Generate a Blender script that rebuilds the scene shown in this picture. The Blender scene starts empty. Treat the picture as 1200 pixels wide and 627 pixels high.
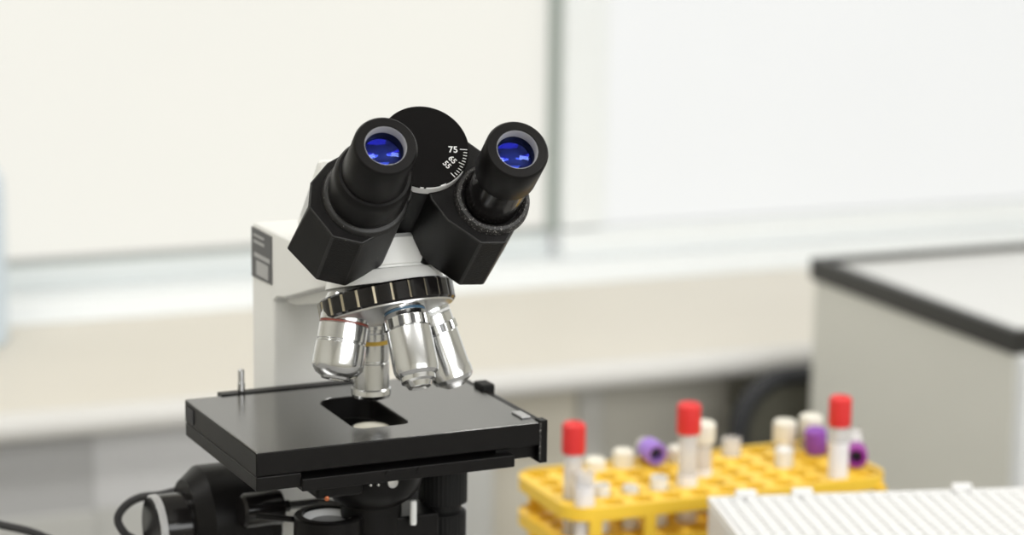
import bpy, bmesh, math, random
from mathutils import Vector, Matrix, Euler
random.seed(4)
R = math.radians
PI = math.pi
scn = bpy.context.scene
COL = scn.collection

# ------------------------------------------------------------------ camera
CAM_H = 0.51
cam = bpy.data.cameras.new('camera')
cam.sensor_width = 36.0
cam.lens = 36.0 * 2833.0 / 1200.0
cam.clip_start = 0.02
cam_o = bpy.data.objects.new('camera', cam)
COL.objects.link(cam_o)
p_, r_ = R(11.23), R(0.72)
fw = Vector((0, math.cos(p_), -math.sin(p_)))
up0 = Vector((0, math.sin(p_), math.cos(p_)))
rt0 = Vector((1, 0, 0))
rt = rt0 * math.cos(r_) + up0 * math.sin(r_)
up = -rt0 * math.sin(r_) + up0 * math.cos(r_)
cam_o.matrix_world = Matrix(((rt.x, up.x, -fw.x, 0), (rt.y, up.y, -fw.y, 0),
                             (rt.z, up.z, -fw.z, CAM_H), (0, 0, 0, 1)))
cam.dof.use_dof = True
cam.dof.focus_distance = 1.085
cam.dof.aperture_fstop = 7.5
scn.camera = cam_o

# ------------------------------------------------------------------ world, lights, exposure
w = bpy.data.worlds.new('world')
scn.world = w
w.use_nodes = True
bg = w.node_tree.nodes['Background']
bg.inputs[0].default_value = (1.0, 0.985, 0.955, 1)
bg.inputs[1].default_value = 0.5


def area(name, loc, target, sx, sy, power, colr):
    l = bpy.data.lights.new(name, 'AREA')
    l.shape = 'RECTANGLE'
    l.size, l.size_y = sx, sy
    l.energy = power
    l.color = colr
    o = bpy.data.objects.new(name, l)
    COL.objects.link(o)
    o.location = loc
    d = Vector(target) - Vector(loc)
    o.rotation_euler = d.to_track_quat('-Z', 'Y').to_euler()
    return o


WY = R(22.93)
U = Vector((math.cos(WY), math.sin(WY), 0))
N = Vector((-math.sin(WY), math.cos(WY), 0))


def un(u, n, z=0.0):
    return U * u + N * n + Vector((0, 0, z))


for lu, ln, pw in ((-0.6, 1.5, 17), (1.6, 1.5, 17), (-0.6, -0.3, 14), (1.6, -0.3, 14)):
    area('ceiling_lamp', un(lu, ln, 1.86), un(lu, ln, -1), 1.25, 0.32, pw, (1, 0.985, 0.95)).rotation_euler.z = WY

# added fill light behind the camera, brightens surfaces facing it
area('front_fill', un(1.1, -1.38, 0.75), un(1.1, 3, 0.3), 2.4, 1.3, 62, (0.97, 0.985, 1.0))

scn.view_settings.view_transform = 'Standard'
scn.view_settings.look = 'None'
scn.view_settings.gamma = 1.0
scn.view_settings.exposure = 0.0
scn.view_settings.use_curve_mapping = False
try:
    scn.cycles.use_denoising = True
    scn.cycles.max_bounces = 10
    scn.cycles.sample_clamp_indirect = 6
except Exception:
    pass


# ------------------------------------------------------------------ materials
def mat(name, colr, rough=0.5, metal=0.0, spec=0.5, coat=0.0, noise=0.0, nscale=60.0, bump=0.0,
        bscale=400.0, emis=None, estr=0.0, trans=0.0, ior=1.45, alpha=1.0):
    m = bpy.data.materials.new(name)
    m.use_nodes = True
    nt = m.node_tree
    b = nt.nodes['Principled BSDF']
    b.inputs['Base Color'].default_value = (*colr, 1)
    b.inputs['Roughness'].default_value = rough
    b.inputs['Metallic'].default_value = metal
    b.inputs['Specular IOR Level'].default_value = spec
    b.inputs['Coat Weight'].default_value = coat
    b.inputs['Transmission Weight'].default_value = trans
    b.inputs['IOR'].default_value = ior
    b.inputs['Alpha'].default_value = alpha
    if emis:
        b.inputs['Emission Color'].default_value = (*emis, 1)
        b.inputs['Emission Strength'].default_value = estr
    tc = nt.nodes.new('ShaderNodeTexCoord')
    if noise > 0:
        n = nt.nodes.new('ShaderNodeTexNoise')
        n.inputs['Scale'].default_value = nscale
        n.inputs['Detail'].default_value = 4
        nt.links.new(tc.outputs['Object'], n.inputs['Vector'])
        mx = nt.nodes.new('ShaderNodeMixRGB')
        mx.inputs[1].default_value = (*[c * (1 - noise) for c in colr], 1)
        mx.inputs[2].default_value = (*[min(1, c * (1 + noise)) for c in colr], 1)
        nt.links.new(n.outputs['Fac'], mx.inputs[0])
        nt.links.new(mx.outputs[0], b.inputs['Base Color'])
    if bump > 0:
        n2 = nt.nodes.new('ShaderNodeTexNoise')
        n2.inputs['Scale'].default_value = bscale
        nt.links.new(tc.outputs['Object'], n2.inputs['Vector'])
        bp = nt.nodes.new('ShaderNodeBump')
        bp.inputs['Strength'].default_value = bump
        bp.inputs['Distance'].default_value = 0.0005
        nt.links.new(n2.outputs['Fac'], bp.inputs['Height'])
        nt.links.new(bp.outputs['Normal'], b.inputs['Normal'])
    return m


def worn(name, colr, wear, lo, hi, scale, rough=0.45):
    """black paint with chipped patches of bare metal"""
    m = mat(name, colr, rough)
    nt = m.node_tree
    b = nt.nodes['Principled BSDF']
    tc = nt.nodes.new('ShaderNodeTexCoord')
    n = nt.nodes.new('ShaderNodeTexNoise')
    n.inputs['Scale'].default_value = scale
    n.inputs['Detail'].default_value = 6
    n.inputs['Roughness'].default_value = 0.65
    nt.links.new(tc.outputs['Object'], n.inputs['Vector'])
    cr = nt.nodes.new('ShaderNodeValToRGB')
    cr.color_ramp.elements[0].position = lo
    cr.color_ramp.elements[0].color = (*colr, 1)
    cr.color_ramp.elements[1].position = hi
    cr.color_ramp.elements[1].color = (*wear, 1)
    nt.links.new(n.outputs['Fac'], cr.inputs[0])
    nt.links.new(cr.outputs[0], b.inputs['Base Color'])
    return m


M = {}
M['black'] = mat('black_paint', (0.0055, 0.005, 0.005), 0.38, spec=0.2, noise=0.25, nscale=90, bump=0.12, bscale=1500)
M['black_rough'] = mat('black_cast_paint', (0.006, 0.0055, 0.0055), 0.42, spec=0.2, noise=0.3, nscale=70, bump=0.35, bscale=1300)
M['black_matte'] = mat('black_plastic', (0.009, 0.009, 0.009), 0.5, spec=0.2)
M['black_gloss'] = mat('black_gloss', (0.009, 0.008, 0.008), 0.16, spec=0.4)
M['worn'] = worn('worn_black_paint', (0.014, 0.013, 0.013), (0.34, 0.33, 0.31), 0.56, 0.66, 1100)
M['worn_edge'] = worn('chipped_edge', (0.02, 0.02, 0.02), (0.85, 0.84, 0.8), 0.44, 0.5, 260)
M['white_enamel'] = mat('white_enamel', (0.86, 0.86, 0.835), 0.35, noise=0.03, nscale=30)
M['chrome'] = mat('chrome', (0.66, 0.665, 0.67), 0.18, 1.0)
M['satin'] = mat('satin_steel', (0.62, 0.62, 0.62), 0.32, 1.0)
M['dark_metal'] = mat('dark_metal', (0.10, 0.10, 0.10), 0.3, 0.9)
M['stage_top'] = mat('stage_anodised', (0.008, 0.0075, 0.007), 0.18, ior=3.0, noise=0.2, nscale=25, bump=0.08, bscale=1800)
M['worn_metal'] = mat('worn_brass', (0.42, 0.37, 0.27), 0.4, 0.7)
M['white_ink'] = mat('white_ink', (0.8, 0.8, 0.8), 0.5)
M['red_band'] = mat('red_band', (0.22, 0.05, 0.035), 0.4)
M['yellow_band'] = mat('yellow_band', (0.62, 0.40, 0.06), 0.4)
M['blue_band'] = mat('blue_band', (0.05, 0.12, 0.2), 0.4)
M['pale_band'] = mat('pale_band', (0.75, 0.75, 0.74), 0.4)
M['glass'] = mat('lens_glass', (0.9, 0.92, 0.92), 0.03, trans=1.0, ior=1.5)
M['cond_lens'] = mat('condenser_lens', (0.72, 0.69, 0.58), 0.12)
M['plate_dark'] = mat('plate_dark', (0.075, 0.075, 0.08), 0.4)
M['plate_light'] = mat('plate_light', (0.42, 0.42, 0.42), 0.4)
M['disc_black'] = mat('disc_black', (0.0055, 0.005, 0.005), 0.3, spec=0.08)
M['ring_grey'] = mat('ring_grey', (0.46, 0.46, 0.47), 0.35)
M['worn_dark'] = worn('slightly_worn_paint', (0.010, 0.0095, 0.0095), (0.25, 0.24, 0.23), 0.62, 0.72, 1100)
M['copper'] = mat('copper', (0.4, 0.12, 0.05), 0.4, 0.6)
M['cord'] = mat('cord_rubber', (0.022, 0.021, 0.022), 0.5)
M['pale_grey'] = mat('pale_grey_metal', (0.55, 0.55, 0.55), 0.35, 0.6)

# coated eyepiece lenses: clear front element, dark elements behind with blue and violet reflecting coats


def coat_mat(name, base, tint, fac, clear=False, rough=0.03):
    m = bpy.data.materials.new(name)
    m.use_nodes = True
    nt = m.node_tree
    for n_ in list(nt.nodes):
        if n_.type != 'OUTPUT_MATERIAL':
            nt.nodes.remove(n_)
    out = nt.nodes['Material Output']
    a = nt.nodes.new('ShaderNodeBsdfTransparent' if clear else 'ShaderNodeBsdfDiffuse')
    a.inputs[0].default_value = (*base, 1)
    g = nt.nodes.new('ShaderNodeBsdfGlossy')
    g.inputs[0].default_value = (*tint, 1)
    g.inputs[1].default_value = rough
    mx = nt.nodes.new('ShaderNodeMixShader')
    mx.inputs[0].default_value = fac
    nt.links.new(a.outputs[0], mx.inputs[1])
    nt.links.new(g.outputs[0], mx.inputs[2])
    nt.links.new(mx.outputs[0], out.inputs[0])
    return m


M['lens'] = coat_mat('coated_front_lens', (0.8, 0.85, 1.0), (0.25, 0.35, 1.0), 0.07, True)
M['lens_blue'] = coat_mat('blue_coated_element', (0.30, 0.34, 0.80), (0.12, 0.2, 1.0), 0.10, True)
M['lens_violet'] = coat_mat('violet_coated_element', (0.006, 0.007, 0.07), (0.30, 0.22, 1.0), 0.12)
M['violet'] = mat('violet_coat', (0.22, 0.12, 0.75), 0.08, 0.9)

M['wall'] = mat('wall_paint', (0.78, 0.765, 0.70), 0.6, noise=0.02, nscale=6)
M['ceiling'] = mat('ceiling_white', (0.8, 0.79, 0.77), 0.7, noise=0.02, nscale=5)
M['frame'] = mat('white_aluminium', (0.91, 0.94, 0.955), 0.4, noise=0.02, nscale=8)
M['shade_grey'] = mat('grey_shade', (0.36, 0.40, 0.375), 0.5)  # green-grey that stands for shade around the left pane
M['rail'] = mat('pale_rail', (0.76, 0.80, 0.81), 0.45)
M['pane_left'] = mat('frosted_pane_warm', (0.2, 0.2, 0.18), 0.5, emis=(1.0, 0.985, 0.925), estr=0.70, noise=0.1, nscale=3)
M['pane_right'] = mat('frosted_pane_cool', (0.2, 0.2, 0.2), 0.5, emis=(0.985, 1.0, 0.995), estr=0.72, noise=0.1, nscale=3)
M['cream'] = mat('cream_laminate', (0.765, 0.725, 0.645), 0.5, noise=0.03, nscale=5)
M['lip'] = mat('white_edging', (0.76, 0.75, 0.73), 0.4)
M['grey_panel'] = mat('grey_panel', (0.64, 0.64, 0.65), 0.55, noise=0.05, nscale=6)
M['grey_panel2'] = mat('grey_panel_dull', (0.47, 0.47, 0.475), 0.55, noise=0.05, nscale=6)
M['bright_panel'] = mat('pale_panel', (0.56, 0.56, 0.54), 0.5, noise=0.04, nscale=6)
M['tan_panel'] = mat('tan_panel', (0.64, 0.60, 0.51), 0.6, noise=0.05, nscale=6)
M['dark_panel'] = mat('dark_panel', (0.50, 0.48, 0.425), 0.6, noise=0.05, nscale=6)
M['recess'] = mat('recess_panel', (0.8, 0.78, 0.70), 0.6)
M['leg_grey'] = mat('desk_leg_grey', (0.5, 0.49, 0.46), 0.4)
M['floor'] = mat('floor_vinyl', (0.42, 0.41, 0.38), 0.4, noise=0.08, nscale=12)
M['bench'] = mat('bench_laminate', (0.27, 0.267, 0.26), 0.4, noise=0.04, nscale=14)
M['cab_side'] = mat('cabinet_laminate', (0.76, 0.755, 0.70), 0.5, noise=0.02, nscale=6)
M['cab_front'] = mat('cabinet_front', (0.86, 0.88, 0.90), 0.4)
M['cab_top'] = mat('cabinet_top', (0.74, 0.745, 0.735), 0.3, noise=0.03, nscale=10)
M['black_edge'] = mat('black_edging', (0.025, 0.024, 0.022), 0.4)
M['chair'] = mat('chair_black', (0.03, 0.031, 0.036), 0.5)
M['chair_mesh'] = mat('chair_mesh', (0.10, 0.096, 0.074), 0.8, bump=0.5, bscale=900)
M['yellow'] = mat('yellow_plastic', (0.93, 0.60, 0.05), 0.38, noise=0.05, nscale=40)
M['red_cap'] = mat('red_cap', (0.72, 0.035, 0.035), 0.4)
M['purple_cap'] = mat('purple_cap', (0.27, 0.075, 0.45), 0.4)
M['violet_cap'] = mat('lavender_cap', (0.36, 0.20, 0.70), 0.4)
M['magenta_cap'] = mat('magenta_cap', (0.29, 0.03, 0.30), 0.4)
M['cream_cap'] = mat('cream_cap', (0.80, 0.775, 0.69), 0.5)
M['white_pl'] = mat('white_plastic', (0.79, 0.79, 0.785), 0.4)
M['white_label'] = mat('paper_label', (0.82, 0.80, 0.82), 0.6)
M['clear'] = mat('clear_plastic', (0.86, 0.84, 0.84), 0.12, alpha=0.45)
M['serum'] = mat('pale_serum', (0.70, 0.55, 0.40), 0.3)
M['stopper'] = mat('dark_stopper', (0.02, 0.02, 0.025), 0.5)
M['blue_bottle'] = mat('pale_blue_plastic', (0.66, 0.75, 0.84), 0.35)


# ------------------------------------------------------------------ mesh helpers
class MB:
    """collects shapes of one part; coordinates scaled by s"""

    def __init__(self, s=0.001):
        self.bm = bmesh.new()
        self.s = s
        self.mats = []
        self.cur = 0

    def v(self, p):
        return self.bm.verts.new(Vector(p) * self.s)

    def face(self, vs):
        try:
            f = self.bm.faces.new(vs)
            f.material_index = self.cur
            return f
        except ValueError:
            return None

    def prism(self, bot, top):
        b = [self.v(p) for p in bot]
        t = [self.v(p) for p in top]
        n = len(b)
        self.face(b[::-1])
        self.face(t)
        for i in range(n):
            self.face([b[i], b[(i + 1) % n], t[(i + 1) % n], t[i]])
        return self

    def box(self, x0, x1, y0, y1, z0, z1):
        q = [(x0, y0), (x1, y0), (x1, y1), (x0, y1)]
        return self.prism([(x, y, z0) for x, y in q], [(x, y, z1) for x, y in q])

    def lathe(self, prof, o=(0, 0, 0), ax=(0, 0, 1), seg=48, rfun=None, matfun=None):
        """prof: list of (r, h) along axis from origin o"""
        o = Vector(o)
        a = Vector(ax).normalized()
        e = Vector((1, 0, 0)) if abs(a.x) < 0.9 else Vector((0, 1, 0))
        x = (e - a * e.dot(a)).normalized()
        y = a.cross(x)
        rings = []
        for r, h in prof:
            if r <= 1e-6:
                rings.append([self.v(o + a * h)])
            else:
                ring = []
                for i in range(seg):
                    t = 2 * PI * i / seg
                    rr = r + (rfun(i, r, h) if rfun else 0)
                    ring.append(self.v(o + a * h + (x * math.cos(t) + y * math.sin(t)) * rr))
                rings.append(ring)
        for k in range(len(rings) - 1):
            A, B = rings[k], rings[k + 1]
            for i in range(seg):
                j = (i + 1) % seg
                if matfun:
                    self.cur = matfun(i, k)
                if len(A) == 1 and len(B) > 1:
                    self.face([A[0], B[j], B[i]])
                elif len(B) == 1 and len(A) > 1:
                    self.face([A[i], A[j], B[0]])
                elif len(A) > 1:
                    self.face([A[i], A[j], B[j], B[i]])
        self.cur = 0
        return self

    def tube(self, pts, r, seg=12, closed=False):
        pts = [Vector(p) for p in pts]
        n = len(pts)
        rings = []
        prev = None
        for i, p in enumerate(pts):
            if closed:
                d = (pts[(i + 1) % n] - pts[i - 1]).normalized()
            else:
                d = (pts[min(i + 1, n - 1)] - pts[max(i - 1, 0)]).normalized()
            if prev is None:
                e = Vector((0, 0, 1)) if abs(d.z) < 0.9 else Vector((1, 0, 0))
                x = (e - d * e.dot(d)).normalized()
            else:
                x = (prev - d * prev.dot(d)).normalized()
            prev = x
            y = d.cross(x)
            rings.append([self.v(p + (x * math.cos(2 * PI * k / seg) + y * math.sin(2 * PI * k / seg)) * r) for k in range(seg)])
        m_ = n if closed else n - 1
        for i in range(m_):
            A, B = rings[i], rings[(i + 1) % n]
            for k in range(seg):
                self.face([A[k], A[(k + 1) % seg], B[(k + 1) % seg], B[k]])
        if not closed:
            self.face(rings[0][::-1])
            self.face(rings[-1])
        return self

    def build(self, name, mats, parent=None, bevel=0.0, bseg=2, angle=35, smooth=True):
        bm = self.bm
        bmesh.ops.recalc_face_normals(bm, faces=bm.faces[:])
        me = bpy.data.meshes.new(name)
        bm.to_mesh(me)
        bm.free()
        if not isinstance(mats, (list, tuple)):
            mats = [mats]
        for x in mats:
            me.materials.append(x)
        if smooth:
            for p in me.polygons:
                p.use_smooth = True
            me.set_sharp_from_angle(angle=R(angle))
        o = bpy.data.objects.new(name, me)
        COL.objects.link(o)
        if parent:
            o.parent = parent
        if bevel > 0:
            bv = o.modifiers.new('bevel', 'BEVEL')
            bv.width = bevel * self.s
            bv.segments = bseg
            bv.limit_method = 'ANGLE'
            bv.angle_limit = R(32)
            bv.harden_normals = True
        return o


def spline(pts, n=10):
    """Catmull-Rom through pts"""
    P = [Vector(p) for p in pts]
    P = [P[0] * 2 - P[1]] + P + [P[-1] * 2 - P[-2]]
    res = []
    for i in range(1, len(P) - 2):
        a, b, c, d = P[i - 1], P[i], P[i + 1], P[i + 2]
        for k in range(n):
            t = k / n
            res.append(0.5 * ((2 * b) + (c - a) * t + (2 * a - 5 * b + 4 * c - d) * t * t + (3 * b - a - 3 * c + d) * t ** 3))
    res.append(P[-2])
    return res


def tag(o, label, cat, group=None):
    o['label'] = label
    o['category'] = cat
    if group:
        o['group'] = group
    return o


def thing(name, label, cat, loc=(0, 0, 0), rz=0.0, group=None):
    o = bpy.data.objects.new(name, None)
    o.empty_display_size = 0.05
    COL.objects.link(o)
    o.location = loc
    o.rotation_euler = (0, 0, rz)
    return tag(o, label, cat, group)


def rrect(x0, x1, y0, y1, r, n=6):
    pts = []
    for cx, cy, a0 in ((x1 - r, y1 - r, 0), (x0 + r, y1 - r, 90), (x0 + r, y0 + r, 180), (x1 - r, y0 + r, 270)):
        for k in range(n + 1):
            t = R(a0 + 90 * k / n)
            pts.append((cx + r * math.cos(t), cy + r * math.sin(t)))
    return pts


# ------------------------------------------------------------------ structure: floor, walls, window
FLOOR = -0.90
DESK = -0.167
s_ = MB(1.0)
q = [un(-2.2, -1.4), un(4.0, -1.4), un(4.0, 3.2), un(-2.2, 3.2)]
s_.prism([(p.x, p.y, FLOOR - 0.05) for p in q], [(p.x, p.y, FLOOR) for p in q])
o = s_.build('floor', M['floor'])
o['kind'] = 'structure'

CEIL = 1.9
s_ = MB(1.0)
q = [un(-2.2, -1.4), un(4.0, -1.4), un(4.0, 3.2), un(-2.2, 3.2)]
s_.prism([(p.x, p.y, CEIL) for p in q], [(p.x, p.y, CEIL + 0.05) for p in q])
o = s_.build('ceiling', M['ceiling'])
o['kind'] = 'structure'

WN = 3.03          # wall face
WIN_Z0 = -0.155


def ubox(mb, u0, u1, n0, n1, z0, z1):
    q_ = [un(u0, n0), un(u1, n0), un(u1, n1), un(u0, n1)]
    return mb.prism([(p.x, p.y, z0) for p in q_], [(p.x, p.y, z1) for p in q_])


mb = MB(1.0)
ubox(mb, -2.2, 4.0, WN, WN + 0.15, FLOOR, WIN_Z0)
ubox(mb, -2.2, 4.0, WN, WN + 0.15, 1.25, 1.9)
ubox(mb, -2.2, -0.6, WN, WN + 0.15, WIN_Z0, 1.25)
ubox(mb, 3.6, 4.0, WN, WN + 0.15, WIN_Z0, 1.25)
o = mb.build('wall_back', M['wall'])
o['kind'] = 'structure'

for nm, a in (('wall_left', (-2.3, -2.2, -1.4, 3.1)), ('wall_right', (4.0, 4.1, -1.4, 3.1)), ('wall_front', (-2.3, 4.1, -1.5, -1.4))):
    mb = MB(1.0)
    ubox(mb, *a, FLOOR, CEIL)
    o = mb.build(nm, M['wall'])
    o['kind'] = 'structure'

# window_1: sliding window with a warm left pane set behind a white right sash
win = bpy.data.objects.new('window_1', None)
COL.objects.link(win)
win['kind'] = 'structure'
mb = MB(1.0)
ubox(mb, -0.6, 3.6, WN - 0.012, WN + 0.11, WIN_Z0, WIN_Z0 + 0.016)
ubox(mb, -0.6, 3.6, WN, WN + 0.11, 1.22, 1.25)
ubox(mb, -0.6, -0.56, WN, WN + 0.11, WIN_Z0, 1.25)
ubox(mb, 3.56, 3.6, WN, WN + 0.11, WIN_Z0, 1.25)
mb.build('window_frame', M['frame'], win, bevel=0.003)
mb = MB(1.0)
ubox(mb, -0.56, 1.36, WN + 0.050, WN + 0.085, WIN_Z0 + 0.016, -0.108)
ubox(mb, -0.56, -0.51, WN + 0.050, WN + 0.085, -0.098, 1.22)
mb.build('left_sash', M['rail'], win, bevel=0.003)
mb = MB(1.0)
ubox(mb, 1.349, 1.368, WN + 0.035, WN + 0.043, -0.104, 1.22)
mb.build('gap_shade_strip', M['shade_grey'], win, bevel=0.002)  # shadow in the gap between the sashes, made as a grey strip
mb = MB(1.0)
ubox(mb, -0.51, 1.36, WN + 0.060, WN + 0.066, -0.098, 1.20)
mb.build('pane', M['pane_left'], win)
mb = MB(1.0)
ubox(mb, 1.366, 3.56, WN + 0.015, WN + 0.05, WIN_Z0 + 0.016, -0.100)
ubox(mb, 1.366, 1.432, WN + 0.015, WN + 0.05, -0.096, 1.22)
mb.build('right_sash', M['frame'], win, bevel=0.004)
mb = MB(1.0)
ubox(mb, 1.432, 3.56, WN + 0.030, WN + 0.036, -0.096, 1.20)
mb.build('pane', M['pane_right'], win)
mb = MB(1.0)
ubox(mb, -0.51, 1.355, WN + 0.053, WN + 0.060, -0.112, -0.103)
mb.build('pane_shade_line', M['shade_grey'], win)  # shade line along the foot of the left pane, put in as colour

# ------------------------------------------------------------------ bench carrying the microscope
bench = thing('lab_bench', 'pale grey laboratory bench the black microscope stands on', 'bench', un(0.2, 1.2, 0), WY)
BU0, BU1, BN0, BN1 = -1.3, 1.3, -0.52, 0.235
b_ = MB(1.0)
b_.box(BU0, BU1, BN0, BN1, -0.035, 0)
b_.build('worktop', M['bench'], bench, bevel=0.004)
for sx in (BU0 + 0.05, BU1 - 0.09):
    for sy in (BN0 + 0.06, BN1 - 0.10):
        MB(1.0).box(sx, sx + 0.04, sy, sy + 0.04, FLOOR, -0.035).build('leg', M['leg_grey'], bench, bevel=0.003)
MB(1.0).box(BU0 + 0.09, BU1 - 0.09, BN1 - 0.09, BN1 - 0.07, -0.6, -0.035).build('back_panel', M['grey_panel'], bench)

# ------------------------------------------------------------------ desk under the window
desk = thing('window_desk', 'long cream desk with white front edge running under the window', 'desk', un(0, 0, 0), WY)
d_ = MB(1.0)
d_.box(-0.9, 3.4, 2.56, 3.028, DESK - 0.03, DESK)
d_.build('desktop', M['cream'], desk)
d_ = MB(1.0)
pr = [(2.562, DESK - 0.032)] + [(2.556 - 0.014 * math.cos(t), DESK - 0.014 + 0.016 * math.sin(t)) for t in [R(a) for a in range(-90, 91, 18)]] + [(2.562, DESK + 0.002)]
d_.prism([(-0.9, y, z) for y, z in pr], [(3.4, y, z) for y, z in pr])
d_.build('front_edge', M['lip'], desk)
d_ = MB(1.0)
up_ = [(2.996, DESK), (3.0285, DESK), (3.0285, -0.141), (3.020, -0.141), (3.000, -0.161)]
d_.prism([(-0.9, y, z) for y, z in up_], [(3.4, y, z) for y, z in up_])
d_.build('back_upstand', M['frame'], desk, bevel=0.002)
MB(1.0).box(-0.85, 0.5875, 2.578, 2.60, FLOOR, DESK - 0.03).build('modesty_panel', M['grey_panel2'], desk, bevel=0.002)
ped = MB(1.0).box(0.583, 1.075, 2.60, 2.98, FLOOR, DESK - 0.03).build('pedestal', M['leg_grey'], desk, bevel=0.004)
MB(1.0).box(0.587, 1.071, 2.578, 2.60, -0.2895, DESK - 0.03).build('drawer', M['grey_panel'], ped, bevel=0.002)
MB(1.0).box(0.587, 1.071, 2.578, 2.60, -0.60, -0.2895).build('drawer', M['bright_panel'], ped, bevel=0.002)
MB(1.0).box(-0.80, 0.5875, 2.572, 2.5785, -0.60, -0.2895).build('lower_board', M['bright_panel'], desk, bevel=0.002)
MB(1.0).box(1.075, 1.187, 2.60, 2.62, FLOOR, DESK - 0.03).build('modesty_panel', M['tan_panel'], desk)
MB(1.0).box(1.396, 3.2, 2.95, 2.97, FLOOR, DESK - 0.03).build('back_panel', M['recess'], desk)
MB(1.0).box(1.219, 1.396, 2.60, 2.615, FLOOR, DESK - 0.03).build('modesty_panel', M['dark_panel'], desk)
for u0 in (1.187, 3.2):
    MB(1.0).box(u0, u0 + 0.032, 2.59, 2.63, FLOOR, DESK - 0.03).build('leg', M['leg_grey'], desk, bevel=0.003)
MB(1.0).box(-0.85, -0.81, 2.59, 2.63, FLOOR, DESK - 0.03).build('leg', M['leg_grey'], desk, bevel=0.003)

# pale blue container at the left edge of the picture
jug = thing('plastic_bottle', 'pale blue plastic bottle standing on the cream desk before the left pane', 'bottle', un(0.515, 2.92, DESK + 0.0003))
MB(1.0).lathe([(0, 0), (0.042, 0), (0.046, 0.004), (0.046, 0.19), (0.044, 0.205), (0.036, 0.222), (0.024, 0.232), (0.022, 0.236), (0, 0.236)], seg=40).build('bottle_body', M['blue_bottle'], jug)
MB(1.0).lathe([(0.0, 0.236), (0.026, 0.236), (0.026, 0.258), (0.024, 0.261), (0, 0.261)], seg=32).build('bottle_cap', M['white_pl'], jug)

# ------------------------------------------------------------------ cabinet on the right
CT = -0.021
cabt = thing('base_cabinet', 'grey side cabinet with white top and thick black edging', 'cabinet', un(1.392, 1.990, FLOOR), WY)
ch = CT - FLOOR
CW, CD = 0.85, 0.412
MB(1.0).box(0.004, CW, 0.004, CD - 0.004, 0.06, ch - 0.022).build('body', M['cab_side'], cabt, bevel=0.002)
MB(1.0).box(0.03, CW - 0.02, 0.03, CD - 0.02, 0.0, 0.06).build('plinth', M['black_edge'], cabt)
MB(1.0).box(0.01, CW - 0.01, 0.01, CD - 0.01, ch - 0.022, ch - 0.006).build('worktop', M['cab_top'], cabt)
e_ = MB(1.0)
for a in ((0, 0.012, 0, CD), (CW - 0.012, CW, 0, CD), (0.012, CW - 0.012, 0, 0.012), (0.012, CW - 0.012, CD - 0.012, CD)):
    e_.box(a[0], a[1], a[2], a[3], ch - 0.024, ch)
e_.build('black_edging', M['black_edge'], cabt)
for k in range(2):
    x0 = 0.006 + k * (CW / 2 - 0.002)
    d = MB(1.0).box(x0, x0 + CW / 2 - 0.01, -0.014, 0.004, 0.065, ch - 0.028).build('door', M['cab_front'], cabt, bevel=0.002)
    hx = x0 + (CW / 2 - 0.06 if k == 0 else 0.05)
    MB(1.0).tube(spline([(hx, -0.014, 0.55), (hx, -0.04, 0.56), (hx, -0.04, 0.66), (hx, -0.014, 0.67)], 6), 0.005).build('handle', M['satin'], d)

# ------------------------------------------------------------------ chair tucked under the desk
chair = thing('office_chair', 'black-framed office chair tucked under the desk beside the grey cabinet', 'chair', un(1.578, 2.735, FLOOR), WY)
BT = -0.182 - FLOOR
fr = rrect(-0.232, 0.232, BT - 0.42, BT, 0.065, 8)
MB(1.0).tube([(x, -0.255 + 0.02 * ((z - BT) / 0.42), z) for x, z in fr], 0.0115, 10, True).build('backrest_frame', M['chair'], chair)
inn = rrect(-0.230, 0.230, BT - 0.418, BT - 0.002, 0.063, 8)
MB(1.0).prism([(x, -0.258 + 0.02 * ((z - BT) / 0.42), z) for x, z in inn], [(x, -0.252 + 0.02 * ((z - BT) / 0.42), z) for x, z in inn]).build('backrest', M['chair_mesh'], chair)
st = rrect(-0.178, 0.178, -0.2, 0.2, 0.07, 6)
MB(1.0).prism([(x, y, 0.42) for x, y in st], [(x, y, 0.475) for x, y in st]).build('seat', M['chair'], chair, bevel=0.015)
MB(1.0).tube(spline([(0, 0, 0.41), (0, -0.18, 0.405), (0, -0.262, 0.44), (0, -0.275, 0.6)], 6), 0.014).build('back_bracket', M['chair'], chair)
MB(1.0).lathe([(0, 0.1), (0.024, 0.1), (0.024, 0.3), (0.016, 0.3), (0.016, 0.42), (0, 0.42)], seg=24).build('gas_post', M['chair'], chair)
for k in range(5):
    t = R(90 + 72 * k)
    c, s = math.cos(t), math.sin(t)
    MB(1.0).tube([(0.0, 0.0, 0.115), (0.14 * c, 0.14 * s, 0.1), (0.26 * c, 0.26 * s, 0.072)], 0.016, 10).build('leg', M['chair'], chair)
    MB(1.0).lathe([(0, -0.018), (0.022, -0.018), (0.026, -0.012), (0.026, 0.012), (0.022, 0.018), (0, 0.018)], (0.26 * c, 0.26 * s, 0.026), (-s, c, 0), 20).build('caster', M['chair'], chair)

# ------------------------------------------------------------------ the microscope (local millimetres, z = 0 is the stage top)
ZS = 0.21
MY = R(25.2)
mic = thing('microscope', 'black and white compound microscope with binocular eyepieces on the bench', 'microscope', (-0.0737, 1.1479, 0), MY)


class MM(MB):
    """microscope parts: z measured from the stage top"""

    def v(self, p):
        p = Vector(p)
        return self.bm.verts.new(Vector((p.x, p.y, p.z + ZS * 1000)) * 0.001)


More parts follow.
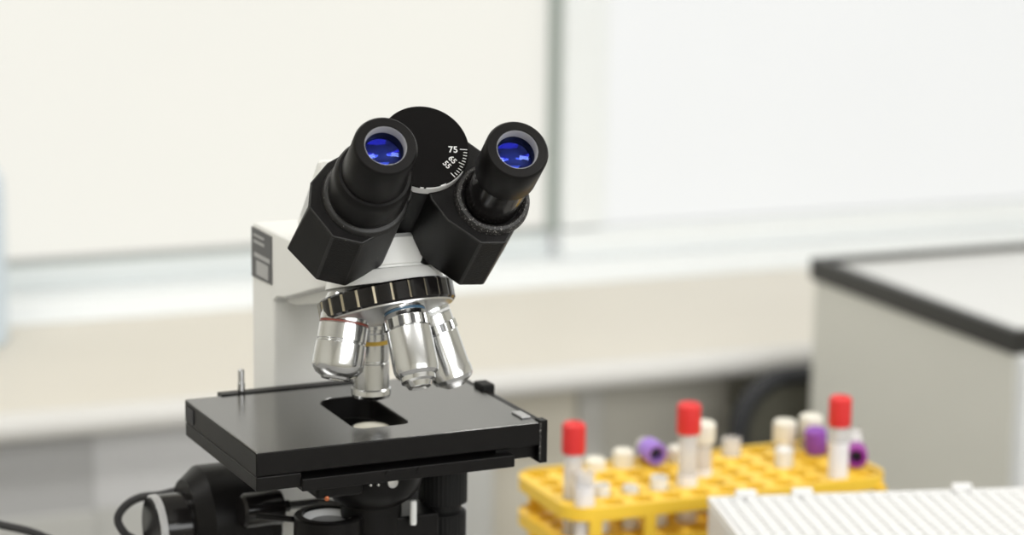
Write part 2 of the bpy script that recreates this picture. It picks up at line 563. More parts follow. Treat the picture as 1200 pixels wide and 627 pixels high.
# --- base, column, arm
foot = rrect(-68, 68, -95, 112, 16, 6)
fm = MM()
fm.prism([(x, y, -210) for x, y in foot], [(x * 0.97, y * 0.98, -182) for x, y in foot])
fm.build('base', M['white_enamel'], mic, bevel=3, bseg=3)
ill = MM().lathe([(30, -182), (30, -170), (24, -166), (24, -156), (20, -154), (0, -154)], (2, -10, 0)).build('illuminator', M['black'], mic)
MM().lathe([(18, -153.9), (10, -152), (0, -151.5)], (2, -10, 0)).build('lens', M['cond_lens'], ill)

Q = Vector((2.0, -10.0, 132.0))
NA = Vector((0.0, -math.sin(R(15)), -math.cos(R(15))))
# side profile (y, z) of arm and column in one casting
am = MM()
prof = [(93, -184), (93, 78.5), (89, 80), (-10, 80.5), (-30, 80.5), (-30, 69.5), (2, 61.0), (44, 48.8), (55, 47.0), (60, 44), (60, -184)]
am.prism([(-23, y, z) for y, z in prof], [(23, y, z) for y, z in prof])
am.build('column_arm', M['white_enamel'], mic, bevel=1.6, bseg=3)
# lower cheek of the arm, its underside parallel with the nosepiece
am = MM()
ck = [(59, 49), (59, 43), (44, 44.5), (-8, 56.5), (-24, 62), (-24, 72)]
am.prism([(-17, y, z) for y, z in ck], [(17, y, z) for y, z in ck])
am.build('arm_underside', M['white_enamel'], mic, bevel=1.2)
# rounded front of the arm
nose = MM()
C60 = Q + NA * 60
nose.lathe([(0, 44), (22, 44), (24.3, 46), (24.3, 58), (23.2, 58.6), (23.2, 59.4), (25.5, 60), (27.5, 63), (28.5, 66.5), (0, 66.5)], Q, NA, 64)
nose.build('arm_front', M['white_enamel'], mic)

# specification plate on the side of the column
pl = MM()
pl.prism([(-23.5, 61.5, 52.5), (-23.5, 92, 51.5), (-23.5, 92, 77.4), (-23.5, 61.5, 77.2)][::-1], [(-22.9, 61.5, 52.5), (-22.9, 92, 51.5), (-22.9, 92, 77.4), (-22.9, 61.5, 77.2)][::-1])
plate = pl.build('specification_plate', M['plate_dark'], mic)
pl = MM()
for (y0, y1, z0, z1) in ((66, 84, 53.8, 61.2), (63.5, 87, 62.8, 65.0), (72, 88, 70.0, 71.4), (72, 88, 73.4, 74.6)):
    pl.box(-23.75, -23.4, y0, y1, z0, z1)
pl.build('printed_panel', M['plate_light'], plate)

# --- stage
OX, OY = 2.0, -10.0
ho = []     # aperture outline, rounder at the back
for (cx, cy, r, a0) in ((3.5, 16.5, 11, 0), (-2.5, 16.5, 11, 90), (-8.5, -27, 6, 180), (7.5, -27, 6, 270)):
    for k in range(9):
        t = R(a0 + 90 * k / 8)
        ho.append((cx + r * math.cos(t), cy + r * math.sin(t)))


def plate_with_hole(mb, x0, x1, y0, y1, z0, z1, hole):
    bm = mb.bm
    for z, flip in ((z1, False), (z0, True)):
        outer = [mb.v((x, y, z)) for x, y in ((x0, y0), (x1, y0), (x1, y1), (x0, y1))]
        inner = [mb.v((x, y, z)) for x, y in hole]
        es = [bm.edges.new((a[i], a[(i + 1) % len(a)])) for a in (outer, inner) for i in range(len(a))]
        res = bmesh.ops.triangle_fill(bm, use_beauty=True, use_dissolve=False, edges=es)
        if z == z1:
            T = (outer, inner)
        else:
            B = (outer, inner)
    for a, b in zip(T, B):
        for i in range(len(a)):
            j = (i + 1) % len(a)
            mb.face([a[i], a[j], b[j], b[i]])


sm = MM()
plate_with_hole(sm, -72.6, 71.5, -55.3, 52.5, -11.5, 0, ho)
stage = sm.build('stage', [M['black'], M['stage_top']], mic, angle=30)
for p in stage.data.polygons:
    p.material_index = 1 if p.normal.z > 0.9 and p.center.z > ZS - 0.001 else 0
bv = stage.modifiers.new('bevel', 'BEVEL')
bv.width = 0.0007
bv.segments = 2
bv.limit_method = 'ANGLE'
bv.angle_limit = R(60)
sm = MM()
sm.box(-72.6, -50.5, -55.3, 52, -18.5, -11.5)
sm.box(-50.5, 56, -44, -30, -18, -11.5)
sm.box(-50.5, 56, 30, 52, -18, -11.5)
sm.box(50, 71.5, -50.5, 52, -18.5, -11.5)
sm.build('lower_plate', M['black'], stage, bevel=0.7)
MM().box(-51, 57.5, -57.2, -44, -20.3, -14.2).build('slide_rail', M['black'], stage, bevel=0.6)
sm = MM().box(71.5, 75.8, -54.8, 40, -20.5, -0.6).box(71.5, 75.8, -55, -49, -20.5, 0.8)
sm.build('end_plate', M['black'], stage, bevel=0.5)
MM().box(71.0, 72.0, -55.7, -55.0, -18.8, -0.2).build('worn_edge', M['worn'], stage)
MM().box(-73.1, -72.5, 38, 48, -9.5, -2.2).build('side_slot', M['stopper'], stage)
MM().box(-54, 20, 51, 58, -8, 0.7).build('back_rail', M['black'], stage, bevel=0.5)
MM().lathe([(0, 1), (1.9, 1), (1.9, 5), (1.6, 5.2), (1.6, 11.5), (1.2, 12), (0, 12)], (-42.2, 55, 0)).build('clip_pin', M['satin'], stage)
MM().box(71.8, 79, 13, 24, -5, 2.6).build('rail_block', M['black_matte'], stage, bevel=0.8)
MM().box(66, 71, -46, -34, 0.0, 1.0).build('end_stop', M['plate_light'], stage, bevel=0.4)
cp = MM()
for (x, z) in ((-8, -16.2), (8, -16.2)):
    cp.lathe([(0, 0), (1.6, 0), (1.6, 0.6), (0, 0.6)], (x, -57.1, z), (0, -1, 0), 16)
cp.build('rail_screw', M['black'], stage)

# --- condenser under the stage
cd = MM()
cd.lathe([(0, -6.2), (9.5, -6.2), (11, -7.5), (13, -14), (22, -17), (25, -22), (25.5, -30), (24, -36), (19, -41.5), (15, -44), (15, -70), (0, -70)], (OX, OY, 0))
cond = cd.build('condenser', M['black'], mic)
MM().lathe([(8.6, -6.0), (6, -5.3), (3, -5.0), (0, -4.9)], (OX, OY, 0)).build('top_lens', M['cond_lens'], cond)
MM().box(8, 33, -22, 4, -92, -50).build('condenser_mount', M['black'], cond, bevel=1)
MM().lathe([(0, -59), (1.5, -59), (1.7, -58), (1.7, -47.5), (1.2, -46.8), (0, -46.8)], (17.5, -26.5, 6.0), seg=20).build('iris_lever', M['pale_band'], cond)
mk = MM()
for (x, y, z, r) in ((-15.0, -29.0, -28.5, 1.4), (-8, -33.0, -28, 0.6), (-4.5, -34.0, -28, 0.6)):
    mk.lathe([(0, 0), (r, 0), (r, 2.0), (0, 2.1)], (x, y, z), (0, -1, 0), 16)
mk.lathe([(0, 0), (2.6, 0), (2.6, 1.2), (1.2, 1.5), (0, 1.5)], (2.8, -35.2, -27.6), (0, -1, 0), 20)
mk.build('set_screw', M['satin'], cond)
MM().lathe([(0, 0), (1.2, 0), (1.2, 1.0), (0, 1.3)], (-31, -36, -31.5), (-0.3, -1, 0.1), 16).build('terminal', M['copper'], cond)
MM().box(-36, -12, -36, -10, -32, -12).build('condenser_bracket', M['black'], cond, bevel=2)
# swing-out filter holder
fh = MM().lathe([(12.2, -43.5), (13, -42.5), (16.2, -42.5), (17, -43.5), (17, -54), (15.5, -56), (12.2, -56), (12.2, -43.5)], (-21, -12, -4.5)).build('filter_holder', M['black'], mic)
MM().lathe([(12.2, -46.5), (7, -46), (0, -45.8)], (-21, -12, -4.5)).build('filter_glass', M['plate_light'], fh)
MM().lathe([(12.2, -46.0), (12.3, -43.6), (10.4, -44.6), (8.6, -46.0)], (-21, -12, -4.5)).build('filter_ring', M['pale_band'], fh)
MM().tube([(-38, -8, -49), (-52, 4, -49)], 1.5).build('holder_arm', M['black'], fh)

# --- stage drive knobs hanging on the right
MM().lathe([(0, -18), (8, -18), (8, -24), (12, -25), (12, -52), (9.5, -53), (9.5, -56), (11.5, -57), (11.5, -84), (10, -86), (0, -86)], (45.5, 2, 0), rfun=lambda i, r, h: (0.35 if i % 2 and r > 11 else 0), seg=72).build('stage_drive_knob', M['black_matte'], mic)
MM().box(50, 62, 8, 20, -90, -18).build('drive_bracket', M['pale_grey'], mic, bevel=1)

# --- focus knobs on the left of the column
kn = MM()
kn.lathe([(0, 0), (30, 0), (30, 2), (28, 4), (28, 34), (22, 42), (0, 42)], (-24, 76, -71), (-1, 0, 0), 72, rfun=lambda i, r, h: (0.4 if i % 2 and r == 28 else 0)).build('coarse_focus_knob', M['black'], mic)
fk = MM().lathe([(0, 40), (16.5, 40), (17.5, 41), (17.5, 58), (16.5, 60), (0, 60)], (-24, 76, -73), (-1, 0, 0), 48).build('fine_focus_knob', M['black_gloss'], mic)
MM().lathe([(17.3, 56), (17.8, 56), (17.8, 58.6), (16.8, 59.6), (16, 59.6)], (-24, 76, -73), (-1, 0, 0), 48).build('silver_ring', M['plate_light'], fk)
MM().lathe([(0, 0), (30, 0), (30, 2), (28, 4), (28, 34), (22, 42), (17, 43), (17, 60), (0, 60)], (24, 76, -71), (1, 0, 0), 64).build('coarse_focus_knob', M['black'], mic)
ck_ = MM().lathe([(0, 0), (3, 0), (3, 4), (8.5, 4.5), (9, 6), (9, 24), (7.5, 25.5), (0, 25.5)], (-22, 42, -58), (-1, 0, 0), 40).build('condenser_knob', M['black_gloss'], mic)
MM().tube([(-22, 42, -58), (-6, 42, -58), (4, 30, -58), (4, -10, -60)], 2.2).build('condenser_rack', M['dark_metal'], mic)

# --- power cord
cordp = spline([(0, 92, -100), (-40, 106, -66), (-74, 98, -62), (-84, 100, -63), (-91, 102, -68), (-94, 102, -74), (-91, 100, -81),
                (-82, 100, -92), (-68, 110, -140), (-66, 120, -185), (-76, 130, -206), (-90, 138, -207.2), (-100, 142, -196), (-98, 148, -150),
                (-99, 153, -112), (-118, 164, -98), (-139, 175, -92), (-165, 188, -87), (-230, 215, -92), (-310, 230, -150), (-350, 235, -203), (-390, 235, -207.2), (-520, 200, -207.2)], 10)
MM().tube([(p.x, p.y, max(p.z, -207.2)) for p in cordp], 2.2, 10).build('power_cord', M['cord'], mic)

# --- nosepiece
NS = 24 * 8


def rib(i, r, h):
    return -0.55 if (i % 8 == 0 and r > 30) else 0.0


NR = Vector((math.sin(R(3.0)), -math.sin(R(22)), -math.cos(R(22)))).normalized()
QR = Q + NA * 74.2 - NR * 70.5
ng = MM()
ng.lathe([(24, 65.8), (31.6, 65.8), (32.6, 66.8), (32.6, 74.8), (31.8, 75.8), (30, 76)], QR, NR, NS, rfun=rib,
         matfun=lambda i, k: 1 if (i % 8 in (0,) and k == 2) else 0)
nosep = ng.build('nosepiece_ring', [M['black_gloss'], M['worn_metal']], mic, angle=30)
MM().lathe([(24, 66.5), (24, 70), (31.2, 75.6), (31.0, 76.6), (22, 78.6), (10, 81), (0, 82)], QR, NR, 64).build('nosepiece_plate', M['satin'], nosep)


def axis_dir(t):
    f0 = Vector((0, -math.cos(R(15)), math.sin(R(15))))
    side = Vector((1, 0, 0))
    rad = f0 * math.cos(t) + side * math.sin(t)
    return (NA * math.cos(R(15)) + rad * math.sin(R(15))).normalized()


def objective(t, name, label, prof, bands, knurl=None, lens_r=3.0, tip=120):
    ax = axis_dir(t)
    ob = MM().lathe(prof, Q, ax, 56).build(name, M['chrome'], mic, angle=25)
    ob['label'] = label
    for (h0, h1, r, mt) in bands:
        MM().lathe([(r - 0.4, h0), (r, h0), (r, h1), (r - 0.4, h1)], Q, ax, 48).build('colour_band', M[mt], ob)
    if knurl:
        h0, h1, r = knurl
        MM().lathe([(r - 1, h0), (r, h0 + 0.3), (r, h1 - 0.3), (r - 1, h1)], Q, ax, 96,
                   rfun=lambda i, rr, h: -0.5 if i % 8 < 3 else 0,
                   matfun=lambda i, k: 1 if i % 8 < 3 else 0).build('knurled_grip', [M['chrome'], M['dark_metal']], ob, angle=25)
    MM().lathe([(lens_r, tip - 0.3), (lens_r * 0.6, tip + 0.05), (0, tip + 0.2)], Q, ax, 24).build('front_lens', M['glass'], ob)
    return ob


objective(PI, 'objective', 'chrome objective with yellow band pointing straight down',
          [(8, 73), (9, 78), (9.6, 82), (9.6, 88), (8.2, 88.6), (8.2, 90), (8.8, 90.5), (8.8, 104), (8.4, 104.4), (8.4, 105.2), (8.8, 105.6), (8.8, 118), (9.6, 118.6), (9.8, 121), (9.2, 122.6), (6, 123.6), (4.2, 124), (3.2, 123.4), (0, 123.2)],
          [(94, 96, 9.05, 'yellow_band')], tip=123.6)
objective(-PI / 2, 'objective', 'short wide chrome objective with red band',
          [(10, 73), (11.2, 77), (11.6, 80), (11.6, 85.5), (11.2, 85.8), (11.2, 86.9), (11.7, 87.2), (11.7, 94.5), (11.2, 94.9), (11.2, 95.5), (12.1, 96), (12.3, 106), (11.8, 108), (10, 110.4), (7.5, 111.8), (6.8, 112.9), (4.4, 113), (3.6, 111), (0, 110.8)],
          [(85.9, 86.7, 11.6, 'red_band')], lens_r=3.4, tip=112)
objective(0, 'objective', 'long chrome objective with blue band pointing forward',
          [(9.4, 73), (9.6, 77), (9.9, 80), (9.9, 83.4), (9.3, 83.6), (9.3, 85.0), (9.9, 85.2), (10.1, 87), (10.3, 87.4), (10.3, 92.6), (10.6, 93), (10.6, 111.5), (10.0, 114), (8.9, 115.2), (8.3, 115.6), (8.1, 117.6), (6.4, 118.4), (5.4, 120.6), (4.6, 120.9), (3.4, 120.0), (0, 119.8)],
          [(83.8, 84.8, 9.7, 'blue_band')], knurl=(87.4, 92.6, 11.3), lens_r=3.6, tip=120.4)
objective(PI / 2, 'objective', 'chrome objective with white band leaning right',
          [(9.2, 73), (9.2, 79), (9.6, 80), (9.6, 84), (9.2, 84.2), (9.2, 85.6), (9.6, 86), (9.6, 90), (9.6, 90.4), (9.6, 95), (9.8, 95.4), (9.8, 112), (10.2, 113.5), (10.2, 117), (9.2, 119), (6.8, 120.4), (4.5, 122), (0, 122)],
          [(84.2, 85.5, 9.75, 'pale_band')], knurl=(90.4, 95, 10.4), lens_r=2.4, tip=121.6)

# --- binocular head: frame (l, m, c) around the hinge disc
A = Vector((-0.1377, -0.8107, 0.569)).normalized()
L = Vector((0.9859, -0.1675, 0.0)).normalized()
Mv = Vector((0.0953, 0.561, 0.8223)).normalized()
HD = Vector((4.6, -66.9, 138.0))


def hd(l, m, c):
    return HD + L * l + Mv * m + A * c


# white wedge housing
hw = MM()
zt = 81.0


def wedge(l):
    # outline in the plane l = const: front top, front bottom, arm top back
    f_t = hd(l, 19.5, -43)
    f_b = hd(l, -34, -50)
    b_t = hd(l, 20.5, -118)
    pts = [hd(l, 19.5, -46), hd(l, 19.5, -118), None, None, hd(l, -28, -52)]
    pb = pts[1]
    pts[2] = Vector((pb.x + 2, pb.y - 2, zt + 1))
    fb = pts[4]
    pts[3] = Vector((fb.x, fb.y + 12, zt + 1))
    return pts


hw.prism(wedge(-39.5), wedge(16))
hw.build('head_housing', M['white_enamel'], mic, bevel=3.2, bseg=3)
hp = MM()
hp.prism([hd(-40.3, m, c) for m, c in ((14.5, -62), (14.5, -98), (8, -100), (-2, -62))], [hd(-39.3, m, c) for m, c in ((14.5, -62), (14.5, -98), (8, -100), (-2, -62))])
hp.build('side_shade_panel', M['pale_grey'], mic)  # grey sheet giving the housing's left side its shaded tone
MM().lathe([(30, 78), (30, 82.5), (27, 84), (0, 84)], (2, -10, 0)).build('head_mount', M['white_enamel'], mic)

# prism blocks
LB = [(-44.7, -4.1), (-53.4, -13.6), (-55.6, -26.0), (-46.4, -41.1), (-33.2, -45.0), (-15, -35.9), (-7.5, -22), (-5, -8), (-6, 8), (-16, 11)]
RB = [(44.8, -22), (45.3, -29.6), (32.6, -47.4), (21, -47.0), (6.8, -34.9), (0.7, -24.2), (-1, -8), (0, 10), (10, 12), (22, 4.7), (36, -8)]
for P in (LB, RB):
    b = MM()
    back = [{(-55.6, -26.0): (-58.6, -24.5), (-53.4, -13.6): (-45.0, -21.5), (-44.7, -4.1): (-36.0, -16.0), (-16, 11): (-16, -4)}.get(p, p) for p in P]
    b.prism([hd(l, m, -50) for l, m in back], [hd(l, m, -2) for l, m in P])
    o = b.build('prism_block', [M['black_rough'], M['worn_dark']], mic, bevel=0.9, bseg=2)
    o.modifiers['bevel'].material = 1
MM().lathe([(0, -52), (19, -52), (19, -4), (0, -4)], hd(0, -2, 0), A, 40).build('hinge_core', M['black_matte'], mic)
# back plate joining blocks and housing
bp_ = MM()
bpp = [(-40, 12), (-46, -20), (-30, -34), (30, -34), (38, -18), (20, 6), (0, 14)]
bp_.prism([hd(l, m, -54) for l, m in bpp], [hd(l, m, -50) for l, m in bpp])
bp_.build('hinge_plate', M['black_matte'], mic)

# hinge disc with interpupillary scale
def rimpt(t, r, c):
    return hd(r * math.cos(t), r * math.sin(t), c)


chips = {}
random.seed(11)
i_ = 0
SEG = 240
lvl = 1
while i_ < SEG:
    n_ = random.randint(2, 6)
    lvl = random.choice((1, 2, 2, 2, 3))
    for k in range(i_, min(SEG, i_ + n_)):
        chips[k] = lvl
    i_ += n_
ds = MM()
ref = Vector((1, 0, 0))
axx = (ref - A * ref.dot(A)).normalized()
axy = A.cross(axx)


def chip(i, k):
    t = 2 * PI * (i + 0.5) / SEG
    d = axx * math.cos(t) + axy * math.sin(t)
    ang = math.degrees(math.atan2(d.dot(Mv), d.dot(L))) % 360
    if 232 < ang < 322 and k >= 1:
        lim = chips[i] if 240 < ang < 316 else min(chips[i], 2)
        return 1 if k <= 2 + lim - 1 else 0
    if 40 < ang < 95 and k == 2 and chips[i] == 3:
        return 1
    return 0


ds.lathe([(0, -3), (20.9, -3), (20.9, 1.2), (20.9, 2.1), (20.5, 2.5), (20.1, 2.5), (19.2, 2.5), (0, 2.5)], HD, A, SEG, matfun=chip)
disc = ds.build('scale_disc', [M['disc_black'], M['white_ink']], mic, angle=20)


def text_mesh(txt, size, l, m, rot, c):
    cu = bpy.data.curves.new('scale_number', 'FONT')
    cu.body = txt
    cu.size = size
    cu.align_x = 'CENTER'
    cu.align_y = 'CENTER'
    cu.extrude = 0.04
    cu.offset = 0.05
    to = bpy.data.objects.new('scale_number', cu)
    COL.objects.link(to)
    dg = bpy.context.evaluated_depsgraph_get()
    me = bpy.data.meshes.new_from_object(to.evaluated_get(dg))
    bpy.data.objects.remove(to)
    ca, sa = math.cos(rot), math.sin(rot)
    for v in me.vertices:
        x, y = v.co.x, v.co.y
        p = hd(l + x * ca - y * sa, m + x * sa + y * ca, c + v.co.z)
        v.co = Vector((p.x, p.y, p.z + ZS * 1000)) * 0.001
    me.materials.clear()
    me.materials.append(M['white_ink'])
    o = bpy.data.objects.new('scale_number', me)
    COL.objects.link(o)
    o.parent = disc
    return o


text_mesh('75', 4.5, 13.2, -1.9, R(-4), 2.56)
text_mesh('65', 3.8, 12.2, -7.0, R(-52), 2.56)
text_mesh('55', 3.8, 9.3, -9.4, R(-52), 2.56)
tk = MM()
angs = [(-6, 3.4)] + [(-6 - 4.6 * k, 1.7 if k % 5 else 2.8) for k in range(1, 11)]
for a_, ln in angs:
    t = R(a_)
    er = Vector((math.cos(t), math.sin(t)))
    et = Vector((-er.y, er.x)) * 0.17
    r0, r1 = 19.9 - ln, 19.9
    P = [er * r0 - et, er * r1 - et, er * r1 + et, er * r0 + et]
    tk.prism([hd(p.x, p.y, 2.5) for p in P], [hd(p.x, p.y, 2.6) for p in P])
tk.build('scale_ticks', M['white_ink'], disc)


# eyepieces
def ring_dome(r, sag, h, n=8):
    rs = (r * r + sag * sag) / (2 * sag)
    return [(r * (1 - k / n), h + math.sqrt(max(rs * rs - (r * (1 - k / n)) ** 2, 0)) - (rs - sag)) for k in range(n + 1)]


def eyepiece(l, m, prof, collar, extra, label):
    o = hd(l, m, 0)
    ep = MM().lathe(prof, o, A, 72).build('eyepiece', M['black'], mic, angle=40)
    ep['label'] = label
    MM().lathe([(9.3, 49.7), (9.1, 49.8), (8.7, 45.6), (8.7, 45.0), (9.3, 45.0)], o, A, 64).build('retaining_ring', M['ring_grey'], ep)
    MM().lathe(ring_dome(8.65, 1.3, 45.1), o, A, 48).build('lens', M['lens'], ep, angle=60)
    MM().lathe(ring_dome(8.6, 2.8, 40.4), o, A, 48).build('inner_lens', M['lens_blue'], ep, angle=60)
    MM().lathe([(r_, 78.4 - h_) for r_, h_ in ring_dome(8.6, 1.9, 39.4)], o, A, 48).build('field_lens', M['lens_violet'], ep, angle=60)
    for nm, pf, mt in extra:
        MM().lathe(pf, o, A, 72).build(nm, M[mt], ep, angle=40)
    return ep


top = [(13.7, 49.4), (13.3, 50.0), (9.5, 50.2), (9.3, 49.8), (9.3, 44.8), (8.65, 44.8), (8.65, 35.5), (0, 35.5)]
eyepiece(-29.3, -22.0, [(0, -1), (14.9, -1), (14.9, 24), (14.4, 30), (14.2, 48.6)] + top, None,
         [('diopter_collar', [(14.5, 1.5), (16.6, 1.5), (17.6, 2.6), (17.9, 6), (17.7, 18), (17.2, 21), (16.2, 22.6), (14.6, 22.8)], 'black'),
          ('tube_socket', [(13, -2), (19.8, -2), (19.4, -0.2), (18.4, 0.6), (13, 0.8)], 'worn_dark')], 'black eyepiece with ribbed diopter collar')
eyepiece(29.0, -25.6, [(12.6, 26.5), (13.7, 26.7), (14.2, 27.6), (14.2, 48.6)] + top, None,
         [('tube_stem', [(0, -1), (12.7, -1), (12.7, 26.6), (0, 26.6)], 'black_gloss'),
          ('tube_socket', [(13.2, -1), (14.6, 1.6), (15.2, 2.0), (16.6, 1.6), (17.3, 0.4), (17.6, -2.2)], 'worn')], 'black eyepiece on a slim glossy tube')

# ------------------------------------------------------------------ yellow test-tube rack
RL, RW = 0.236, 0.100
RC = Vector((0.0297, 1.4527, 0)) + U * (0.010 + RL / 2) + N * (RW / 2)
rack = thing('test_tube_rack', 'yellow plastic test tube rack holding red-capped tubes on the bench', 'tube rack', (RC.x, RC.y, 0), WY)
NX, NY = 11, 5
PX, PY = 0.0205, 0.0182


def perforated(mb, z0, z1, hr):
    """rim outline with a grid of round holes"""
    bm = mb.bm
    x0, x1, y0, y1 = -NX * PX / 2, NX * PX / 2, -NY * PY / 2, NY * PY / 2
    K = 16
    V = {}

    def vv(x, y, z):
        k = (round(x, 5), round(y, 5), round(z, 5))
        if k not in V:
            V[k] = mb.v((x, y, z))
        return V[k]

    for i in range(NX):
        for j in range(NY):
            cx, cy = x0 + (i + 0.5) * PX, y0 + (j + 0.5) * PY
            circ, sq = [], []
            for k in range(K):
                t = 2 * PI * (k + 0.0) / K + PI / 4
                c, s = math.cos(t), math.sin(t)
                mxx = max(abs(c), abs(s))
                circ.append((cx + hr * c, cy + hr * s))
                sq.append((cx + c / mxx * PX / 2, cy + s / mxx * PY / 2))
            for k in range(K):
                q_ = (k + 1) % K
                for z in (z1, z0):
                    mb.face([vv(*sq[k], z), vv(*sq[q_], z), vv(*circ[q_], z), vv(*circ[k], z)])
                mb.face([vv(*circ[k], z1), vv(*circ[q_], z1), vv(*circ[q_], z0), vv(*circ[k], z0)])
    # rim
    out = rrect(-RL / 2, RL / 2, -RW / 2, RW / 2, 0.020, 6)
    inn = [(max(x0, min(x1, x)), max(y0, min(y1, y))) for x, y in out]
    n = len(out)
    za, zb = z0 - 0.001, z1 + 0.0012
    for k in range(n):
        q_ = (k + 1) % n
        ins = [inn[k]] if inn[k] == inn[q_] else [inn[k], inn[q_]]
        for z in (za, zb):
            mb.face([mb.v((*out[k], z)), mb.v((*out[q_], z))] + [mb.v((*p, z)) for p in reversed(ins)])
        mb.face([mb.v((*out[k], za)), mb.v((*out[q_], za)), mb.v((*out[q_], zb)), mb.v((*out[k], zb))])


for nm, z0, z1 in (('top_plate', 0.0575, 0.064), ('middle_plate', 0.0335, 0.040)):
    pm = MB(1.0)
    perforated(pm, z0, z1, 0.0071)
    bmesh.ops.remove_doubles(pm.bm, verts=pm.bm.verts[:], dist=0.00001)
    pm.build(nm, M['yellow'], rack, angle=30)
out = rrect(-RL / 2, RL / 2, -RW / 2, RW / 2, 0.020, 6)
MB(1.0).prism([(x, y, 0) for x, y in out], [(x, y, 0.008) for x, y in out]).build('bottom_plate', M['yellow'], rack, bevel=0.001)
for (x, y) in ((-0.1, -0.0475), (0.108, -0.0475), (-0.1, 0.0475), (0.108, 0.0475), (-0.062, -0.0475), (0.0, -0.0475), (0.062, -0.0475), (-0.062, 0.0475), (0.0, 0.0475), (0.062, 0.0475)):
    MB(1.0).box(x - 0.004, x + 0.004, y - 0.0022, y + 0.0022, 0.008, 0.0345).box(x - 0.004, x + 0.004, y - 0.0022, y + 0.0022, 0.0395, 0.0585).build('post', M['yellow'], rack)


def hole(i, j):
    p = Vector((-NX * PX / 2 + (i + 0.5) * PX, -NY * PY / 2 + (j + 0.5) * PY, 0))
    c, s = math.cos(WY), math.sin(WY)
    return Vector((RC.x + p.x * c - p.y * s, RC.y + p.x * s + p.y * c, 0.0082))


def tube_thing(loc, label, h, r, body, capm, cap_h, cap_r, fill=None, label_band=None, group='sample tubes in the yellow rack', rot=None, hollow=False):
    t = thing('test_tube', label, 'test tube', loc, 0, group)
    if rot:
        t.rotation_euler = rot
    pf = [(0, 0)] + [(r * math.sin(R(a)), r * (1 - math.cos(R(a)))) for a in (20, 40, 60, 80, 90)] + [(r, h), (r - 0.0011, h), (r - 0.0011, r), (0.0, 0.002)]
    MB(1.0).lathe(pf, seg=24).build('tube', M[body], t)
    if fill:
        fm_, f0, f1 = fill
        MB(1.0).lathe([(0, f0), (r - 0.0013, f0 + 0.001), (r - 0.0013, f1), (0, f1)], seg=20).build('sample', M[fm_], t)
    if label_band:
        l0, l1 = label_band
        MB(1.0).lathe([(r - 0.0005, l0), (r + 0.0003, l0), (r + 0.0003, l1), (r - 0.0005, l1)], seg=24).build('paper_label', M['white_label'], t)
    if capm:
        z0 = h - cap_h * 0.35
        z1 = h + cap_h * 0.65
        if hollow:
            pf = [(r + 0.0002, z0), (cap_r, z0), (cap_r, z1 - 0.001), (cap_r - 0.001, z1), (cap_r * 0.62, z1), (cap_r * 0.55, z1 - 0.006), (0, z1 - 0.006)]
            c = MB(1.0).lathe(pf, seg=28).build('cap', M[capm], t)
            MB(1.0).lathe([(cap_r * 0.54, z1 - 0.0058), (cap_r * 0.3, z1 - 0.005), (0, z1 - 0.005)], seg=20).build('stopper', M['stopper'], c)
        else:
            pf = [(r + 0.0002, z0), (cap_r * 0.95, z0), (cap_r, z0 + 0.001), (cap_r, z1 - 0.0015), (cap_r - 0.0015, z1), (cap_r * 0.6, z1), (cap_r * 0.55, z1 - 0.001), (0, z1 - 0.001)]
            MB(1.0).lathe(pf, seg=28, rfun=lambda i, rr, hh: (-0.0003 if i % 2 and rr > r * 1.1 else 0)).build('cap', M[capm], t)
    return t


tube_thing(hole(0, 1), 'red-capped tube standing at the near left corner of the yellow rack', 0.0923, 0.0064, 'clear', 'red_cap', 0.020, 0.0077, fill=('white_label', 0.003, 0.03))
tube_thing(hole(4, 1), 'red-capped tube standing in the middle of the yellow rack', 0.0978, 0.0064, 'clear', 'red_cap', 0.020, 0.0080, label_band=(0.02, 0.063))
tube_thing(hole(9, 0), 'red-capped tube standing at the right end of the yellow rack', 0.0978, 0.0064, 'clear', 'red_cap', 0.020, 0.0077, label_band=(0.02, 0.080))
# short white and cream tubes
tube_thing(hole(0, 0), 'wide white-labelled tube just in front of the left red-capped tube', 0.0775, 0.0062, 'clear', None, 0, 0, label_band=(0.010, 0.069))
tube_thing(hole(1, 1), 'first short white open tube right of the white-labelled tube', 0.0625, 0.0052, 'white_pl', None, 0, 0)
tube_thing(hole(2, 1), 'second short white open tube right of the white-labelled tube', 0.0592, 0.0052, 'white_pl', None, 0, 0)
tube_thing(hole(3, 1), 'short white open tube standing just below the lavender cap', 0.0635, 0.0058, 'white_pl', None, 0, 0)
tube_thing(hole(2, 4), 'low cream-capped tube close behind the left red-capped tube', 0.0545, 0.0060, 'clear', 'cream_cap', 0.014, 0.0072)
tube_thing(hole(3, 4), 'cream-capped tube standing alone behind the row of short white tubes', 0.0585, 0.0060, 'clear', 'cream_cap', 0.014, 0.0072)
tube_thing(hole(5, 4), 'cream-capped tube at the back of the rack behind the lavender cap', 0.0560, 0.0060, 'clear', 'cream_cap', 0.015, 0.0070)
tube_thing(hole(5, 2), 'clear tube with pale wide cap right of the middle red-capped tube', 0.083, 0.0060, 'clear', 'cream_cap', 0.014, 0.0080, fill=('serum', 0.003, 0.066), label_band=(0.02, 0.060))
tube_thing(hole(7, 4), 'clear open tube at the back of the rack before the chair', 0.0675, 0.0066, 'clear', None, 0, 0)
tube_thing(hole(8, 2), 'small white-capped tube standing alone at the right of the yellow rack', 0.060, 0.0056, 'clear', 'white_pl', 0.013, 0.0064)
tube_thing(hole(9, 4), 'left of the two cream-capped tubes behind the purple cap', 0.066, 0.0064, 'clear', 'cream_cap', 0.016, 0.0082)
tube_thing(hole(10, 4), 'right of the two cream-capped tubes behind the purple cap', 0.068, 0.0064, 'clear', 'cream_cap', 0.016, 0.0082)
tube_thing(hole(10, 3), 'tube with a leaning purple cap in front of the two cream caps', 0.0635, 0.0055, 'clear', 'purple_cap', 0.017, 0.0077, rot=(R(3), R(-5), 0))

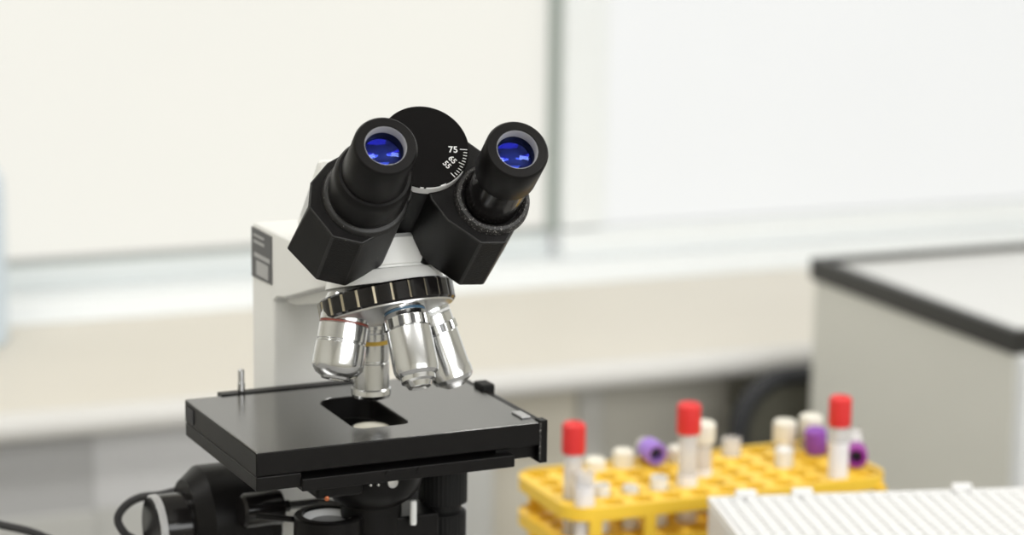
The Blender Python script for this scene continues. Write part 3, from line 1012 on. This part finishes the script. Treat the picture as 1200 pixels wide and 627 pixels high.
# loose tubes lying on the rack top, placed by the middle of the cap
ZT = 0.0653


def lying(x, y, label, length, r, capm, cap_h, cap_r, yaw):
    c, s = math.cos(WY), math.sin(WY)
    wx, wy = RC.x + x * c - y * s, RC.y + x * s + y * c
    e = Euler((0, R(90), yaw))
    return tube_thing((wx - math.cos(yaw) * length, wy - math.sin(yaw) * length, ZT + cap_r), label, length, r, 'clear', capm, cap_h, cap_r, group='loose tubes lying on the rack top', rot=e, hollow=True)


lying(0.106, -0.019, 'tube lying with its magenta hollow cap facing forward at the right end', 0.05, 0.0055, 'magenta_cap', 0.014, 0.0076, R(-97))
lying(-0.0205, 0.0355, 'tube lying with a lavender cap in the left half of the rack', 0.02, 0.0055, 'violet_cap', 0.016, 0.0078, R(-72))

# ------------------------------------------------------------------ white well rack
WR = Vector((0.1225, 1.4437, 0))
wl = thing('well_rack', 'white plastic rack of small round wells before the yellow rack', 'well rack', (WR.x, WR.y, 0), R(8.5))
WL, WD, WH = 0.252, 0.126, 0.080
g_ = MB(1.0)
bx = rrect(0, WL, -WD, 0, 0.006, 4)
g_.prism([(x, y, 0) for x, y in bx], [(x, y, WH - 0.0030) for x, y in bx])
g_.build('body', M['white_pl'], wl, bevel=0.0015)
g_ = MB(1.0)
P9 = 0.009
nx, ny = int(WL / P9) - 1, int(WD / P9) - 1
ox, oy = (WL - nx * P9) / 2, -(WD - ny * P9) / 2
for i in range(nx):
    for j in range(ny):
        cx, cy = ox + (i + 0.5) * P9, oy - (j + 0.5) * P9
        g_.lathe([(0.0041, WH - 0.0042), (0.0040, WH - 0.0008), (0.0036, WH), (0.0029, WH - 0.0003), (0.0025, WH - 0.0022), (0, WH - 0.0022)], (cx, cy, 0), seg=14)
o = g_.build('well_grid', M['white_pl'], wl)
fr_ = MB(1.0)
for a in ((0.0005, WL - 0.0005, -0.0035, -0.0005), (0.0005, WL - 0.0005, -WD + 0.0005, -WD + 0.0035), (0.0005, 0.0035, -WD + 0.0035, -0.0035), (WL - 0.0035, WL - 0.0005, -WD + 0.0035, -0.0035)):
    fr_.box(a[0], a[1], a[2], a[3], WH - 0.0045, WH)
fr_.build('rim', M['white_pl'], wl)
for tx in (0.024, 0.060, 0.163):
    MB(1.0).box(tx - 0.0065, tx + 0.0065, -0.006, -0.001, WH - 0.0005, WH + 0.0045).build('tab', M['white_pl'], wl, bevel=0.001)
